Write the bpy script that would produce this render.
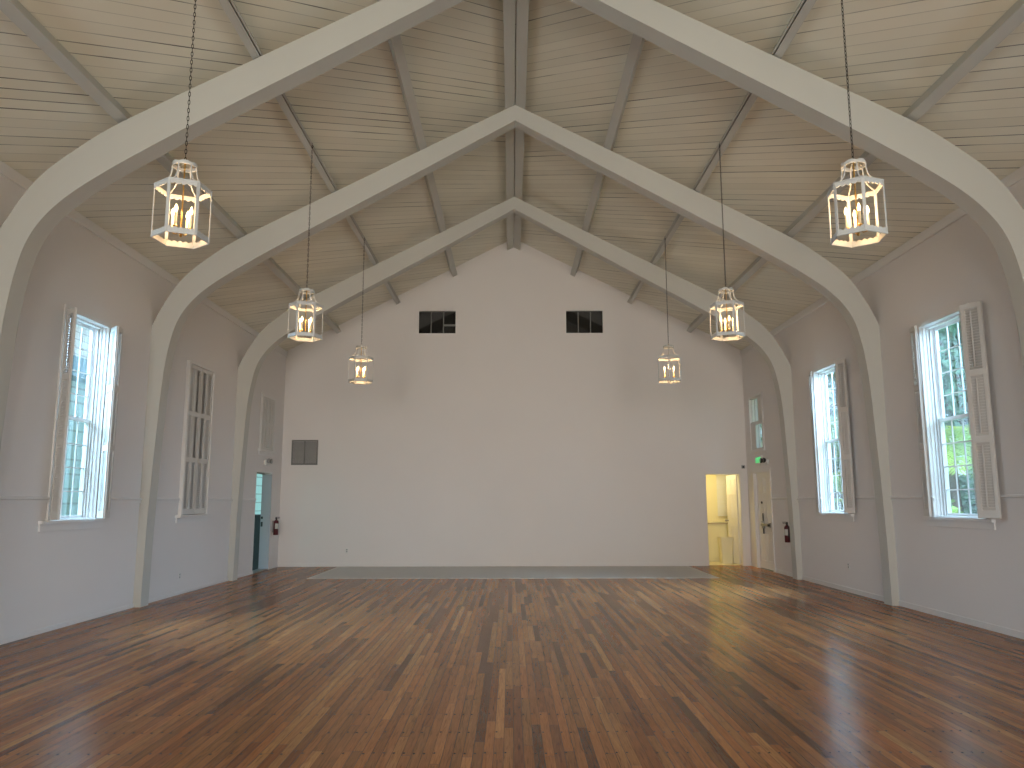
import bpy, bmesh, math, random
from mathutils import Vector, Matrix
PI = math.pi
sc = bpy.context.scene
COL = sc.collection
for o in list(bpy.data.objects): bpy.data.objects.remove(o)

# ------------------------------------------------------------------ camera
W, D, TW = 5.145, 17.354, 0.20            # half width, far wall, wall thickness
REAR = -5.0
cam = bpy.data.cameras.new('camera'); cam_o = bpy.data.objects.new('camera', cam); COL.objects.link(cam_o)
p, yw, rl = 0.1488, 0.0012, -0.0021
fw = Vector((math.sin(yw)*math.cos(p), math.cos(yw)*math.cos(p), math.sin(p)))
rt = Vector((math.cos(yw), -math.sin(yw), 0)); up = rt.cross(fw)
r2 = rt*math.cos(rl)+up*math.sin(rl); u2 = up*math.cos(rl)-rt*math.sin(rl)
M = Matrix((r2, u2, -fw)).transposed().to_4x4(); M.translation = Vector((-0.0675, 0, 1.4))
cam_o.matrix_world = M
cam.sensor_fit = 'HORIZONTAL'; cam.sensor_width = 36; cam.lens = 781.02/1024*36
cam.clip_start = 0.05; cam.clip_end = 300
sc.camera = cam_o

# ------------------------------------------------------------------ view, world, sun, daylight
sc.view_settings.view_transform = 'Standard'; sc.view_settings.look = 'None'
sc.view_settings.exposure = 0.12; sc.view_settings.gamma = 1.0; sc.view_settings.use_curve_mapping = False
wd = bpy.data.worlds.new('world'); sc.world = wd; wd.use_nodes = True
bg = wd.node_tree.nodes['Background']
bg.inputs['Color'].default_value = (0.62, 0.82, 1.0, 1); bg.inputs['Strength'].default_value = 1.45
sun = bpy.data.lights.new('sun', 'SUN'); sun.energy = 2.2; sun.angle = 0.02; sun.color = (1, 0.95, 0.86)
sun_o = bpy.data.objects.new('sun', sun); COL.objects.link(sun_o)
sun_o.rotation_euler = Vector((0.0, -0.55, 0.83)).to_track_quat('Z', 'Y').to_euler()

def area(name, loc, direction, sx, sy, power, color, spread=180):
    l = bpy.data.lights.new(name, 'AREA'); l.shape = 'RECTANGLE'; l.size = sx; l.size_y = sy
    l.energy = power; l.color = color
    o = bpy.data.objects.new(name, l); COL.objects.link(o); o.location = loc
    o.rotation_euler = Vector(direction).to_track_quat('-Z', 'Z').to_euler()
    l.spread = math.radians(spread)
    return o
SKY = (0.44, 0.70, 1.0)
BAYS = (-1.38, 2.14, 5.66)
for s in (-1, 1):
    for yb in BAYS:                                            # daylight entering the bays beside and behind the camera
        area('daylight_side', (s*(W+TW+0.15), yb, 2.4), (-s, 0, 0), 0.9, 2.4, 75 if yb > 5 else 35, SKY)
for x in (-2.6, 0, 2.6):                                       # daylight through the entrance wall's openings
    area('daylight_entrance', (x, REAR-TW-0.15, 2.2), (0, 1, 0.06), 1.5, 3.4, 60, (1.0, 0.93, 0.84), 70)
area('daylight_window', (-(W+TW+1.5), 9.18, 4.1), (1, 0, -0.60), 1.8, 3.0, 560, SKY, 125)
area('daylight_window', (W+TW+1.5, 9.22, 4.1), (-1, 0, -0.60), 1.8, 3.0, 390, SKY, 125)
area('daylight_window', (W+TW+1.5, 12.73, 4.1), (-1, 0, -0.60), 1.6, 3.0, 660, SKY, 104)
LANTERN_W = 8.5

# ------------------------------------------------------------------ materials
def mat(name, rgb, rough=0.6, metal=0.0, noise=0.0, nscale=6.0, bump=0.0, spec=0.5, emit=None, estr=0.0):
    m = bpy.data.materials.new(name); m.use_nodes = True
    nt = m.node_tree; b = nt.nodes['Principled BSDF']
    b.inputs['Base Color'].default_value = (*rgb, 1); b.inputs['Roughness'].default_value = rough
    b.inputs['Metallic'].default_value = metal; b.inputs['Specular IOR Level'].default_value = spec
    if emit: b.inputs['Emission Color'].default_value = (*emit, 1); b.inputs['Emission Strength'].default_value = estr
    if noise or bump:
        tc = nt.nodes.new('ShaderNodeTexCoord'); n = nt.nodes.new('ShaderNodeTexNoise')
        n.inputs['Scale'].default_value = nscale; n.inputs['Detail'].default_value = 5
        nt.links.new(tc.outputs['Object'], n.inputs['Vector'])
        if noise:
            mx = nt.nodes.new('ShaderNodeMix'); mx.data_type = 'RGBA'
            mx.inputs[6].default_value = (*[c*(1-noise) for c in rgb], 1); mx.inputs[7].default_value = (*[min(1, c*(1+noise)) for c in rgb], 1)
            nt.links.new(n.outputs['Fac'], mx.inputs[0]); nt.links.new(mx.outputs[2], b.inputs['Base Color'])
        if bump:
            bp = nt.nodes.new('ShaderNodeBump'); bp.inputs['Strength'].default_value = bump; bp.inputs['Distance'].default_value = 0.01
            nt.links.new(n.outputs['Fac'], bp.inputs['Height']); nt.links.new(bp.outputs['Normal'], b.inputs['Normal'])
    return m

class NB:                                                       # small node builder
    def __init__(s, m): s.nt = m.node_tree
    def lk(s, v, sock):
        if hasattr(v, 'is_linked') or hasattr(v, 'links'): s.nt.links.new(v, sock)
        else: sock.default_value = v
    def math(s, op, a, b=None, c=None):
        n = s.nt.nodes.new('ShaderNodeMath'); n.operation = op
        s.lk(a, n.inputs[0])
        if b is not None: s.lk(b, n.inputs[1])
        if c is not None: s.lk(c, n.inputs[2])
        return n.outputs[0]
    def xyz(s, v):
        n = s.nt.nodes.new('ShaderNodeSeparateXYZ'); s.nt.links.new(v, n.inputs[0]); return n.outputs
    def comb(s, x, y, z):
        n = s.nt.nodes.new('ShaderNodeCombineXYZ')
        for v, i in zip((x, y, z), n.inputs): s.lk(v, i)
        return n.outputs[0]
    def white(s, v):
        n = s.nt.nodes.new('ShaderNodeTexWhiteNoise'); n.noise_dimensions = '3D'; s.nt.links.new(v, n.inputs['Vector']); return n.outputs['Value']
    def noise(s, v, scale, detail=4, dist=0.0):
        n = s.nt.nodes.new('ShaderNodeTexNoise'); n.inputs['Scale'].default_value = scale; n.inputs['Detail'].default_value = detail
        n.inputs['Distortion'].default_value = dist; s.nt.links.new(v, n.inputs['Vector']); return n.outputs['Fac']
    def mix(s, f, a, b, mode='MIX'):
        n = s.nt.nodes.new('ShaderNodeMix'); n.data_type = 'RGBA'; n.blend_type = mode
        s.lk(f, n.inputs[0]); s.lk(a, n.inputs[6]); s.lk(b, n.inputs[7]); return n.outputs[2]
    def ramp(s, f, stops):
        n = s.nt.nodes.new('ShaderNodeValToRGB'); e = n.color_ramp.elements
        while len(e) < len(stops): e.new(0.5)
        for el, (pos, c) in zip(e, stops): el.position = pos; el.color = (*c, 1)
        s.nt.links.new(f, n.inputs[0]); return n.outputs[0]
    def bump(s, h, strength, dist):
        n = s.nt.nodes.new('ShaderNodeBump'); n.inputs['Strength'].default_value = strength; n.inputs['Distance'].default_value = dist
        s.nt.links.new(h, n.inputs['Height']); return n.outputs[0]

def floor_material():
    m = bpy.data.materials.new('oak_strip_floor'); m.use_nodes = True; nb = NB(m); nt = m.node_tree
    b = nt.nodes['Principled BSDF']
    tc = nt.nodes.new('ShaderNodeTexCoord'); x, y, z = nb.xyz(tc.outputs['Object'])
    pw = 0.057
    u = nb.math('DIVIDE', x, pw); row = nb.math('FLOOR', u); fu = nb.math('FRACT', u)
    h1 = nb.white(nb.comb(row, 3.0, 1.0)); h2 = nb.white(nb.comb(row, 9.0, 4.0))
    ln = nb.math('ADD', 0.9, nb.math('MULTIPLY', h2, 1.7))
    v = nb.math('DIVIDE', nb.math('ADD', y, nb.math('MULTIPLY', h1, 7.0)), ln)
    col = nb.math('FLOOR', v); fv = nb.math('FRACT', v)
    hb = nb.white(nb.comb(row, col, 2.0)); hc = nb.white(nb.comb(row, col, 5.0))
    base = nb.ramp(hb, [(0.0, (0.13, 0.048, 0.018)), (0.10, (0.215, 0.081, 0.027)), (0.5, (0.32, 0.126, 0.038)), (0.9, (0.39, 0.160, 0.048)), (1.0, (0.48, 0.22, 0.075))])
    gv = nb.comb(nb.math('MULTIPLY', x, 45.0), nb.math('ADD', nb.math('MULTIPLY', y, 2.2), nb.math('MULTIPLY', hc, 40.0)), nb.math('MULTIPLY', hb, 30.0))
    g = nb.noise(gv, 1.6, 6, 1.4)
    grain = nb.ramp(g, [(0.28, (0.42, 0.36, 0.32)), (0.44, (0.90, 0.87, 0.84)), (0.60, (1.08, 1.06, 1.03)), (0.74, (1.35, 1.3, 1.22))])
    c = nb.mix(0.85, base, grain, 'MULTIPLY')
    c = nb.mix(0.6, c, nb.ramp(hc, [(0.0, (1.08, 0.90, 0.82)), (0.5, (1.0, 1.0, 1.0)), (1.0, (0.92, 1.03, 1.05))]), 'MULTIPLY')
    big = nb.noise(tc.outputs['Object'], 0.45, 3)
    c = nb.mix(0.5, c, nb.ramp(big, [(0.3, (0.78, 0.76, 0.75)), (0.7, (1.15, 1.15, 1.15))]), 'MULTIPLY')
    # seams
    du = nb.math('MINIMUM', fu, nb.math('SUBTRACT', 1.0, fu)); seam = nb.math('LESS_THAN', du, 0.03)
    dv = nb.math('MULTIPLY', nb.math('MINIMUM', fv, nb.math('SUBTRACT', 1.0, fv)), ln); end = nb.math('LESS_THAN', dv, 0.0016)
    sv = nb.math('MAXIMUM', nb.math('MULTIPLY', seam, nb.math('ADD', 0.45, nb.math('MULTIPLY', h2, 0.65))), end)
    # old nail holes, one per strip along the joists
    jy = nb.math('DIVIDE', nb.math('ADD', y, nb.math('MULTIPLY', nb.white(nb.comb(row, col, 11.0)), 0.02)), 0.405)
    fj = nb.math('MULTIPLY', nb.math('SUBTRACT', nb.math('FRACT', jy), 0.5), 0.405)
    fx = nb.math('MULTIPLY', nb.math('SUBTRACT', fu, 0.18), pw)
    rad = nb.math('SQRT', nb.math('ADD', nb.math('MULTIPLY', nb.math('MULTIPLY', fj, fj), 0.35), nb.math('MULTIPLY', fx, fx)))
    nail = nb.math('MULTIPLY', nb.math('LESS_THAN', rad, 0.0068), nb.math('GREATER_THAN', nb.white(nb.comb(row, nb.math('FLOOR', jy), 17.0)), 0.25))
    dark = nb.math('MAXIMUM', nb.math('MULTIPLY', sv, 0.8), nb.math('MULTIPLY', nail, 0.85))
    c = nb.mix(dark, c, (0.018, 0.010, 0.007, 1))
    dif = nt.nodes.new('ShaderNodeBsdfDiffuse'); glo = nt.nodes.new('ShaderNodeBsdfGlossy'); mxs = nt.nodes.new('ShaderNodeMixShader')
    lw = nt.nodes.new('ShaderNodeLayerWeight'); lw.inputs[0].default_value = 0.5
    fac = nb.math('ADD', 0.04, nb.math('MULTIPLY', nb.math('POWER', lw.outputs['Facing'], 4.0), 0.42))
    nt.links.new(c, dif.inputs['Color']); glo.inputs['Color'].default_value = (1, 1, 1, 1)
    rg = nb.math('ADD', 0.15, nb.math('MULTIPLY', nb.noise(tc.outputs['Object'], 1.3, 4), 0.12)); nt.links.new(rg, glo.inputs['Roughness'])
    hgt = nb.math('SUBTRACT', nb.math('MULTIPLY', g, 0.25), sv)
    hgt = nb.math('ADD', hgt, nb.math('MULTIPLY', nb.math('SUBTRACT', hb, 0.5), nb.math('MULTIPLY', fu, 1.0)))
    bn = nb.bump(hgt, 0.12, 0.002); nt.links.new(bn, glo.inputs['Normal']); nt.links.new(bn, dif.inputs['Normal'])
    nt.links.new(fac, mxs.inputs[0]); nt.links.new(dif.outputs[0], mxs.inputs[1]); nt.links.new(glo.outputs[0], mxs.inputs[2])
    nt.links.new(mxs.outputs[0], nt.nodes['Material Output'].inputs['Surface']); nt.nodes.remove(b)
    return m

def ceiling_material():
    m = bpy.data.materials.new('painted_diagonal_boards'); m.use_nodes = True; nb = NB(m); nt = m.node_tree
    b = nt.nodes['Principled BSDF']
    tc = nt.nodes.new('ShaderNodeTexCoord'); x, y, z = nb.xyz(tc.outputs['Object'])
    ax = nb.math('ABSOLUTE', x)
    u0 = nb.math('ADD', y, nb.math('MULTIPLY', ax, 1.22))
    u = nb.math('DIVIDE', u0, 0.195)
    bd = nb.math('FLOOR', nb.math('ADD', u, 0.5)); f = nb.math('ABSOLUTE', nb.math('SUBTRACT', u, bd))      # distance to nearest joint
    sg = nb.math('SIGN', x)
    hj = nb.white(nb.comb(bd, sg, 3.0))
    al = nb.comb(nb.math('MULTIPLY', nb.math('SUBTRACT', ax, nb.math('MULTIPLY', y, 0.7)), 0.9), nb.math('MULTIPLY', bd, 7.3), sg)
    vis = nb.noise(al, 1.0, 2)
    st = nb.math('ADD', nb.math('MULTIPLY', hj, 0.8), nb.math('MULTIPLY', nb.math('SUBTRACT', vis, 0.5), 2.0))
    st = nb.math('MINIMUM', nb.math('MAXIMUM', st, 0.28), 1.0)
    wv = nb.math('ADD', 0.018, nb.math('MULTIPLY', st, 0.032))
    joint = nb.math('LESS_THAN', f, wv)
    hb = nb.white(nb.comb(nb.math('FLOOR', u), sg, 8.0))
    paint = nb.ramp(hb, [(0.0, (0.77, 0.735, 0.62)), (1.0, (0.85, 0.815, 0.70))])
    mott = nb.noise(tc.outputs['Object'], 0.8, 4)
    paint = nb.mix(0.5, paint, nb.ramp(mott, [(0.3, (0.93, 0.9, 0.86)), (0.7, (1.05, 1.05, 1.02))]), 'MULTIPLY')
    c = nb.mix(nb.math('MULTIPLY', joint, nb.math('MULTIPLY', st, 0.95)), paint, (0.05, 0.038, 0.028, 1))
    nt.links.new(c, b.inputs['Base Color']); b.inputs['Roughness'].default_value = 0.5
    nt.links.new(nb.bump(nb.math('MULTIPLY', joint, -1.0), 0.5, 0.006), b.inputs['Normal'])
    return m

def siding_material(name, rgb, pitch):
    m = bpy.data.materials.new(name); m.use_nodes = True; nb = NB(m); nt = m.node_tree
    b = nt.nodes['Principled BSDF']; tc = nt.nodes.new('ShaderNodeTexCoord'); x, y, z = nb.xyz(tc.outputs['Object'])
    f = nb.math('FRACT', nb.math('DIVIDE', z, pitch))
    ln = nb.math('LESS_THAN', f, 0.13)
    c = nb.mix(nb.math('MULTIPLY', ln, 0.7), (*rgb, 1), (*[q*0.45 for q in rgb], 1))
    nt.links.new(c, b.inputs['Base Color']); b.inputs['Roughness'].default_value = 0.7
    nt.links.new(nb.bump(f, 0.6, 0.02), b.inputs['Normal'])
    return m

def glass_material():
    m = bpy.data.materials.new('window_glass'); m.use_nodes = True; nt = m.node_tree
    for n in list(nt.nodes): nt.nodes.remove(n)
    out = nt.nodes.new('ShaderNodeOutputMaterial'); t = nt.nodes.new('ShaderNodeBsdfTransparent'); g = nt.nodes.new('ShaderNodeBsdfGlossy')
    t.inputs[0].default_value = (0.93, 0.97, 0.97, 1); g.inputs['Roughness'].default_value = 0.02
    lw = nt.nodes.new('ShaderNodeLayerWeight'); lw.inputs[0].default_value = 0.5; fr = nt.nodes.new('ShaderNodeMapRange'); fr.inputs[1].default_value = 0.35; fr.inputs[2].default_value = 1.0; fr.inputs[3].default_value = 0.03; fr.inputs[4].default_value = 0.6; nt.links.new(lw.outputs['Facing'], fr.inputs[0]); mx = nt.nodes.new('ShaderNodeMixShader')
    nt.links.new(fr.outputs[0], mx.inputs[0]); nt.links.new(t.outputs[0], mx.inputs[1]); nt.links.new(g.outputs[0], mx.inputs[2]); nt.links.new(mx.outputs[0], out.inputs[0])
    return m

def leaf_material(name, a, b_, c_=None):
    m = bpy.data.materials.new(name); m.use_nodes = True; nb = NB(m); nt = m.node_tree
    b = nt.nodes['Principled BSDF']; tc = nt.nodes.new('ShaderNodeTexCoord')
    n = nb.noise(tc.outputs['Object'], 2.2, 4)
    st = [(0.32, a), (0.62, b_)] + ([(0.78, c_)] if c_ else [])
    nt.links.new(nb.ramp(n, st), b.inputs['Base Color']); b.inputs['Roughness'].default_value = 0.45
    b.inputs['Transmission Weight'].default_value = 0.0
    return m

WALL = mat('wall_paint', (0.79, 0.752, 0.728), 0.75, noise=0.03, nscale=0.9, bump=0.05)
TRIM = mat('trim_paint', (0.78, 0.755, 0.73), 0.45, noise=0.02, nscale=3)
BEAM = mat('beam_paint', (0.56, 0.55, 0.505), 0.55, noise=0.03, nscale=1.5, bump=0.04)
SHUT = mat('shutter_paint', (0.66, 0.635, 0.60), 0.5, noise=0.04, nscale=4)
FLOOR = floor_material(); CEIL = ceiling_material(); GLASS = glass_material()
DARKGLASS = mat('dark_glass', (0.012, 0.012, 0.011), 0.06, spec=0.6)
METALBAR = mat('grey_mullion', (0.16, 0.16, 0.15), 0.4, metal=0.4)
VOID = mat('dark_room_beyond', (0.02, 0.02, 0.02), 0.9)
BLACKIRON = mat('aged_bronze_chain', (0.035, 0.028, 0.02), 0.45, metal=0.7)
LWHITE = mat('lantern_white_metal', (0.56, 0.57, 0.56), 0.4, noise=0.03, nscale=30)
BRASS = mat('brass', (0.62, 0.40, 0.13), 0.28, metal=1.0)
CANDLE = mat('cream_candle_sleeve', (0.85, 0.74, 0.52), 0.5)
BULB = mat('lit_flame_bulb', (1, 0.8, 0.5), 0.3, emit=(1.0, 0.70, 0.33), estr=6.0)
GREYMAT = mat('grey_floor_mat', (0.56, 0.54, 0.50), 0.5, noise=0.06, nscale=3)
MATEDGE = mat('pale_mat_edge', (0.66, 0.62, 0.56), 0.6)
REDPAINT = mat('red_enamel', (0.085, 0.004, 0.008), 0.35)
BLACKPL = mat('black_plastic', (0.012, 0.012, 0.012), 0.4)
LABELW = mat('pale_label', (0.55, 0.53, 0.48), 0.5)
STEEL = mat('brushed_steel', (0.35, 0.34, 0.33), 0.35, metal=0.9)
GREYPL = mat('grey_plastic', (0.33, 0.33, 0.33), 0.5)
WHITEPL = mat('white_plastic', (0.75, 0.74, 0.71), 0.4)
VENTGREY = mat('grey_grille_metal', (0.20, 0.195, 0.185), 0.5)
GREENLIT = mat('lit_green_letters', (0.02, 0.5, 0.12), 0.4, emit=(0.05, 0.9, 0.25), estr=0.9)
CREAM = mat('cream_room_paint', (0.80, 0.74, 0.47), 0.6)
COUNTER = mat('tan_counter_top', (0.42, 0.36, 0.24), 0.4)
BINP = mat('cream_bin_plastic', (0.82, 0.76, 0.52), 0.4)
TILE = mat('pale_annex_floor', (0.62, 0.56, 0.40), 0.4)
BLIND = mat('white_blind', (0.85, 0.85, 0.83), 0.5)
SIDW = siding_material('white_lap_siding', (0.90, 0.90, 0.89), 0.15)
SIDA = siding_material('pale_aqua_siding', (0.55, 0.80, 0.78), 0.30)
FASC = mat('blue_grey_fascia', (0.16, 0.36, 0.48), 0.6)
GRASS = mat('lawn', (0.10, 0.20, 0.04), 0.9, noise=0.4, nscale=5)
CONC = mat('pale_concrete', (0.5, 0.5, 0.48), 0.8, noise=0.1, nscale=4)
BARK = mat('brown_bark', (0.12, 0.08, 0.05), 0.9, noise=0.4, nscale=9, bump=0.3)
LEAFA = leaf_material('deep_green_leaves', (0.035, 0.14, 0.055), (0.10, 0.30, 0.11), (0.32, 0.50, 0.10))
LEAFB = leaf_material('bright_green_leaves', (0.12, 0.34, 0.05), (0.42, 0.62, 0.08), (0.82, 0.80, 0.14))
LEAFC = leaf_material('blue_green_leaves', (0.05, 0.20, 0.13), (0.14, 0.38, 0.24), (0.30, 0.52, 0.25))
DKBOX = mat('dark_grey_cabinet', (0.035, 0.04, 0.045), 0.5)

# ------------------------------------------------------------------ mesh helpers
class MB:
    def __init__(s): s.bm = bmesh.new()
    def face(s, pts):
        return s.bm.faces.new([s.bm.verts.new(q) for q in pts])
    def box(s, x0, x1, y0, y1, z0, z1, bev=0.0):
        r = bmesh.ops.create_cube(s.bm, size=1.0, matrix=Matrix.Translation(((x0+x1)/2, (y0+y1)/2, (z0+z1)/2)) @ Matrix.Diagonal((abs(x1-x0), abs(y1-y0), abs(z1-z0), 1)))
        if bev:
            es = list({e for v in r['verts'] for e in v.link_edges})
            bmesh.ops.bevel(s.bm, geom=es, offset=bev, segments=2, affect='EDGES', profile=0.7)
        return s
    def obox(s, mtx, sx, sy, sz):                              # oriented box
        bmesh.ops.create_cube(s.bm, size=1.0, matrix=mtx @ Matrix.Diagonal((sx, sy, sz, 1))); return s
    def prism(s, poly, fn, a, b):                              # poly of (u,v), fn(u,v,t)->xyz
        A = [s.bm.verts.new(fn(u, v, a)) for u, v in poly]; B = [s.bm.verts.new(fn(u, v, b)) for u, v in poly]
        n = len(poly); s.bm.faces.new(A); s.bm.faces.new(B[::-1])
        for i in range(n): s.bm.faces.new((A[i], B[i], B[(i+1) % n], A[(i+1) % n]))
        return s
    def tube(s, pts, rad, seg=8, closed=False, caps=True):
        pts = [Vector(q) for q in pts]; n = len(pts); rings = []
        rr = rad if isinstance(rad, (list, tuple)) else [rad]*n
        ref = None
        for i in range(n):
            if closed: t = pts[(i+1) % n]-pts[i-1]
            else: t = pts[min(i+1, n-1)]-pts[max(i-1, 0)]
            t.normalize()
            if ref is None: ref = t.orthogonal().normalized()
            a = (ref - t*ref.dot(t)); a = a.normalized() if a.length > 1e-6 else t.orthogonal().normalized(); ref = a; bb = t.cross(a)
            rings.append([s.bm.verts.new(pts[i]+(a*math.cos(2*PI*k/seg)+bb*math.sin(2*PI*k/seg))*rr[i]) for k in range(seg)])
        for i in range(n if closed else n-1):
            A, B = rings[i], rings[(i+1) % n]
            for k in range(seg): s.bm.faces.new((A[k], A[(k+1) % seg], B[(k+1) % seg], B[k]))
        if not closed and caps: s.bm.faces.new(rings[0][::-1]); s.bm.faces.new(rings[-1])
        return s
    def lathe(s, prof, seg=20, c=(0, 0, 0)):                   # prof [(r,z)]
        rings = []
        for r, z in prof:
            if r < 1e-5: rings.append([s.bm.verts.new((c[0], c[1], c[2]+z))])
            else: rings.append([s.bm.verts.new((c[0]+r*math.cos(2*PI*k/seg), c[1]+r*math.sin(2*PI*k/seg), c[2]+z)) for k in range(seg)])
        for A, B in zip(rings, rings[1:]):
            for k in range(seg):
                q = [A[k % len(A)], A[(k+1) % len(A)], B[(k+1) % len(B)], B[k % len(B)]]
                q = list(dict.fromkeys(q))
                if len(q) > 2: s.bm.faces.new(q)
        return s
    def mesh(s, name, m, smooth=None):
        bmesh.ops.recalc_face_normals(s.bm, faces=s.bm.faces[:])
        me = bpy.data.meshes.new(name); s.bm.to_mesh(me); s.bm.free()
        me.materials.append(m)
        if smooth is not None:
            for f in me.polygons: f.use_smooth = True
            me.set_sharp_from_angle(angle=math.radians(smooth))
        return me
    def build(s, name, m, parent=None, smooth=None):
        o = bpy.data.objects.new(name, s.mesh(name, m, smooth)); COL.objects.link(o)
        if parent is not None: o.parent = parent
        return o
def link_mesh(name, me, parent=None):
    o = bpy.data.objects.new(name, me); COL.objects.link(o)
    if parent is not None: o.parent = parent
    return o
def tag(o, label, cat, group=None):
    o['label'] = label; o['category'] = cat
    if group: o['group'] = group
    return o
def struct(o): o['kind'] = 'structure'; return o
def empty(name, loc=(0, 0, 0), rz=0.0):
    o = bpy.data.objects.new(name, None); COL.objects.link(o); o.location = loc; o.rotation_euler = (0, 0, rz); o.empty_display_size = 0.1
    return o
def copy_tree(o, parent=None):
    c = o.copy(); COL.objects.link(c)
    if parent is not None: c.parent = parent
    for ch in list(o.children):
        copy_tree(ch, c)
    return c

def clip_top(poly, topfn):                                      # clip (u,v) polygon by v <= piecewise top (a - b|u|)
    a, b = topfn
    for sgn in (1, -1):
        g = lambda q: a - b*sgn*q[0] - q[1]
        out = []
        for i in range(len(poly)):
            p0, p1 = poly[i], poly[(i+1) % len(poly)]; d0, d1 = g(p0), g(p1)
            if d0 >= 0: out.append(p0)
            if (d0 > 0) != (d1 > 0) and abs(d0-d1) > 1e-9:
                t = d0/(d0-d1); out.append((p0[0]+(p1[0]-p0[0])*t, p0[1]+(p1[1]-p0[1])*t))
        poly = out
        if len(poly) < 3: return []
    return poly
def wall_mesh(fn, u0, u1, v0, v1, holes, t, top=None):          # fn(u,v,depth)->xyz; depth 0 is the room face
    mb = MB()
    us = sorted({u0, u1, *[h[0] for h in holes], *[h[1] for h in holes]} | ({0.0} if top else set()))
    vs = sorted({v0, v1, *[h[2] for h in holes], *[h[3] for h in holes]})
    for a, b in zip(us, us[1:]):
        for c, d in zip(vs, vs[1:]):
            mu, mv = (a+b)/2, (c+d)/2
            if any(h[0] < mu < h[1] and h[2] < mv < h[3] for h in holes): continue
            q = [(a, c), (b, c), (b, d), (a, d)]
            if top: q = clip_top(q, top)
            if len(q) >= 3:
                mb.face([fn(u, v, 0) for u, v in q]); mb.face([fn(u, v, t) for u, v in q[::-1]])
    for h in holes:
        a, b, c, d = h
        for (p0, p1) in (((a, c), (b, c)), ((b, c), (b, d)), ((b, d), (a, d)), ((a, d), (a, c))):
            if p0[1] == p1[1] == v0: continue
            mb.face([fn(*p0, 0), fn(*p1, 0), fn(*p1, t), fn(*p0, t)])
    bmesh.ops.remove_doubles(mb.bm, verts=mb.bm.verts[:], dist=1e-4)
    return mb

# ------------------------------------------------------------------ room shell
CA, CB = 7.41, 0.515                                           # underside of the boards: z = CA - CB|x|
ZE = CA-CB*W
mb = MB(); mb.box(-W-TW, W+TW, REAR-TW, D+0.18, -0.12, 0); struct(mb.build('floor', FLOOR))
for s in (-1, 1):
    e = W+0.6; mb = MB()
    poly = [(0, CA), (s*e, CA-CB*e), (s*e, CA-CB*e+0.10), (0, CA+0.10)]
    mb.prism(poly, lambda u, v, t: (u, t, v), REAR-TW, D+0.18)
    struct(mb.build('ceiling', CEIL))

WZ0, WZ1, WW = 1.20, 3.57, 0.92
YC = {'L1': 9.17, 'R1': 9.22, 'R2': 12.73, 'L2': 12.60}
WR = 1.0
def hole(yc, w=WW): return (yc-w/2, yc+w/2, WZ0, WZ1)
left_holes = [hole(YC['L1']), hole(YC['L2'], 0.94)] + [hole(b) for b in BAYS] + [(15.68, 16.68, 0.0, 1.99)]
right_holes = [hole(YC['R1'], WR), hole(YC['R2'], WR)] + [hole(b) for b in BAYS] + [(15.84, 16.86, 0.0, 1.99), (16.10, 16.92, 2.47, 3.60)]
struct(wall_mesh(lambda u, v, t: (-W-t, u, v), REAR-TW, D+0.18, 0, ZE, left_holes, TW).build('wall_left', WALL))
struct(wall_mesh(lambda u, v, t: (W+t, u, v), REAR-TW, D+0.18, 0, ZE, right_holes, TW).build('wall_right', WALL))
VENT = [(-2.162, -1.326, 5.165, 5.687), (1.188, 2.021, 5.168, 5.690)]
DOORWAY = (4.215, 4.985, 0.0, 1.99)
struct(wall_mesh(lambda u, v, t: (u, D+t, v), -W, W, 0, 7.6, VENT+[DOORWAY], 0.18, top=(CA, CB)).build('wall_back', WALL))
rear_holes = [(x-0.8, x+0.8, 0.5, 4.0) for x in (-2.6, 0, 2.6)]
struct(wall_mesh(lambda u, v, t: (u, REAR-t, v), -W, W, 0, 7.6, rear_holes, TW, top=(CA, CB)).build('wall_rear', WALL))

# ground outdoors
mb = MB(); mb.face([(-60, -40, -0.45), (60, -40, -0.45), (60, 80, -0.45), (-60, 80, -0.45)]); struct(mb.build('ground', GRASS))

# chair rails, baseboards, eave mouldings
n_trim = [0]
def trim(mb, m=TRIM):
    n_trim[0] += 1; return struct(mb.build('trim_%d' % n_trim[0], m))
def rail(s, y0, y1):
    mb = MB(); prof = [(0, 1.385), (0.012, 1.385), (0.014, 1.42), (0.030, 1.432), (0.030, 1.452), (0, 1.457)]
    mb.prism(prof, lambda u, v, t: (s*(W-u), t, v), y0, y1); trim(mb)
for s, segs in ((-1, [(3, 7.33), (7.56, 8.64), (9.70, 10.80), (11.03, 12.05), (13.15, 14.318), (14.55, 15.66)]),
                (1, [(3, 7.33), (7.56, 8.64), (9.70, 10.80), (11.03, 12.16), (13.22, 14.318), (14.55, 15.74)])):
    for a, b in segs: rail(s, a, b)
for s in (-1, 1):
    mb = MB(); mb.prism([(0, 4.63), (0.022, 4.63), (0.028, 4.66), (0.03, 4.745), (0, 4.758)], lambda u, v, t: (s*(W-u), t, v), REAR, D); trim(mb)
mb = MB(); mb.box(-W, 4.12, D-0.014, D, 0, 0.075); struct(mb.build('baseboard_back', TRIM))
for a, b in ((REAR, 7.33), (7.56, 10.80), (11.03, 14.318), (14.55, 15.74)):
    mb = MB(); mb.box(W-0.014, W, a, b, 0, 0.07); struct(mb.build('baseboard_right', TRIM))
for a, b in ((REAR, 7.33), (7.56, 10.80), (11.03, 14.318), (14.55, 15.68), (16.68, D-0.014)):
    mb = MB(); mb.box(-W, -W+0.012, a, b, 0, 0.05); struct(mb.build('baseboard_left', TRIM))

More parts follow.
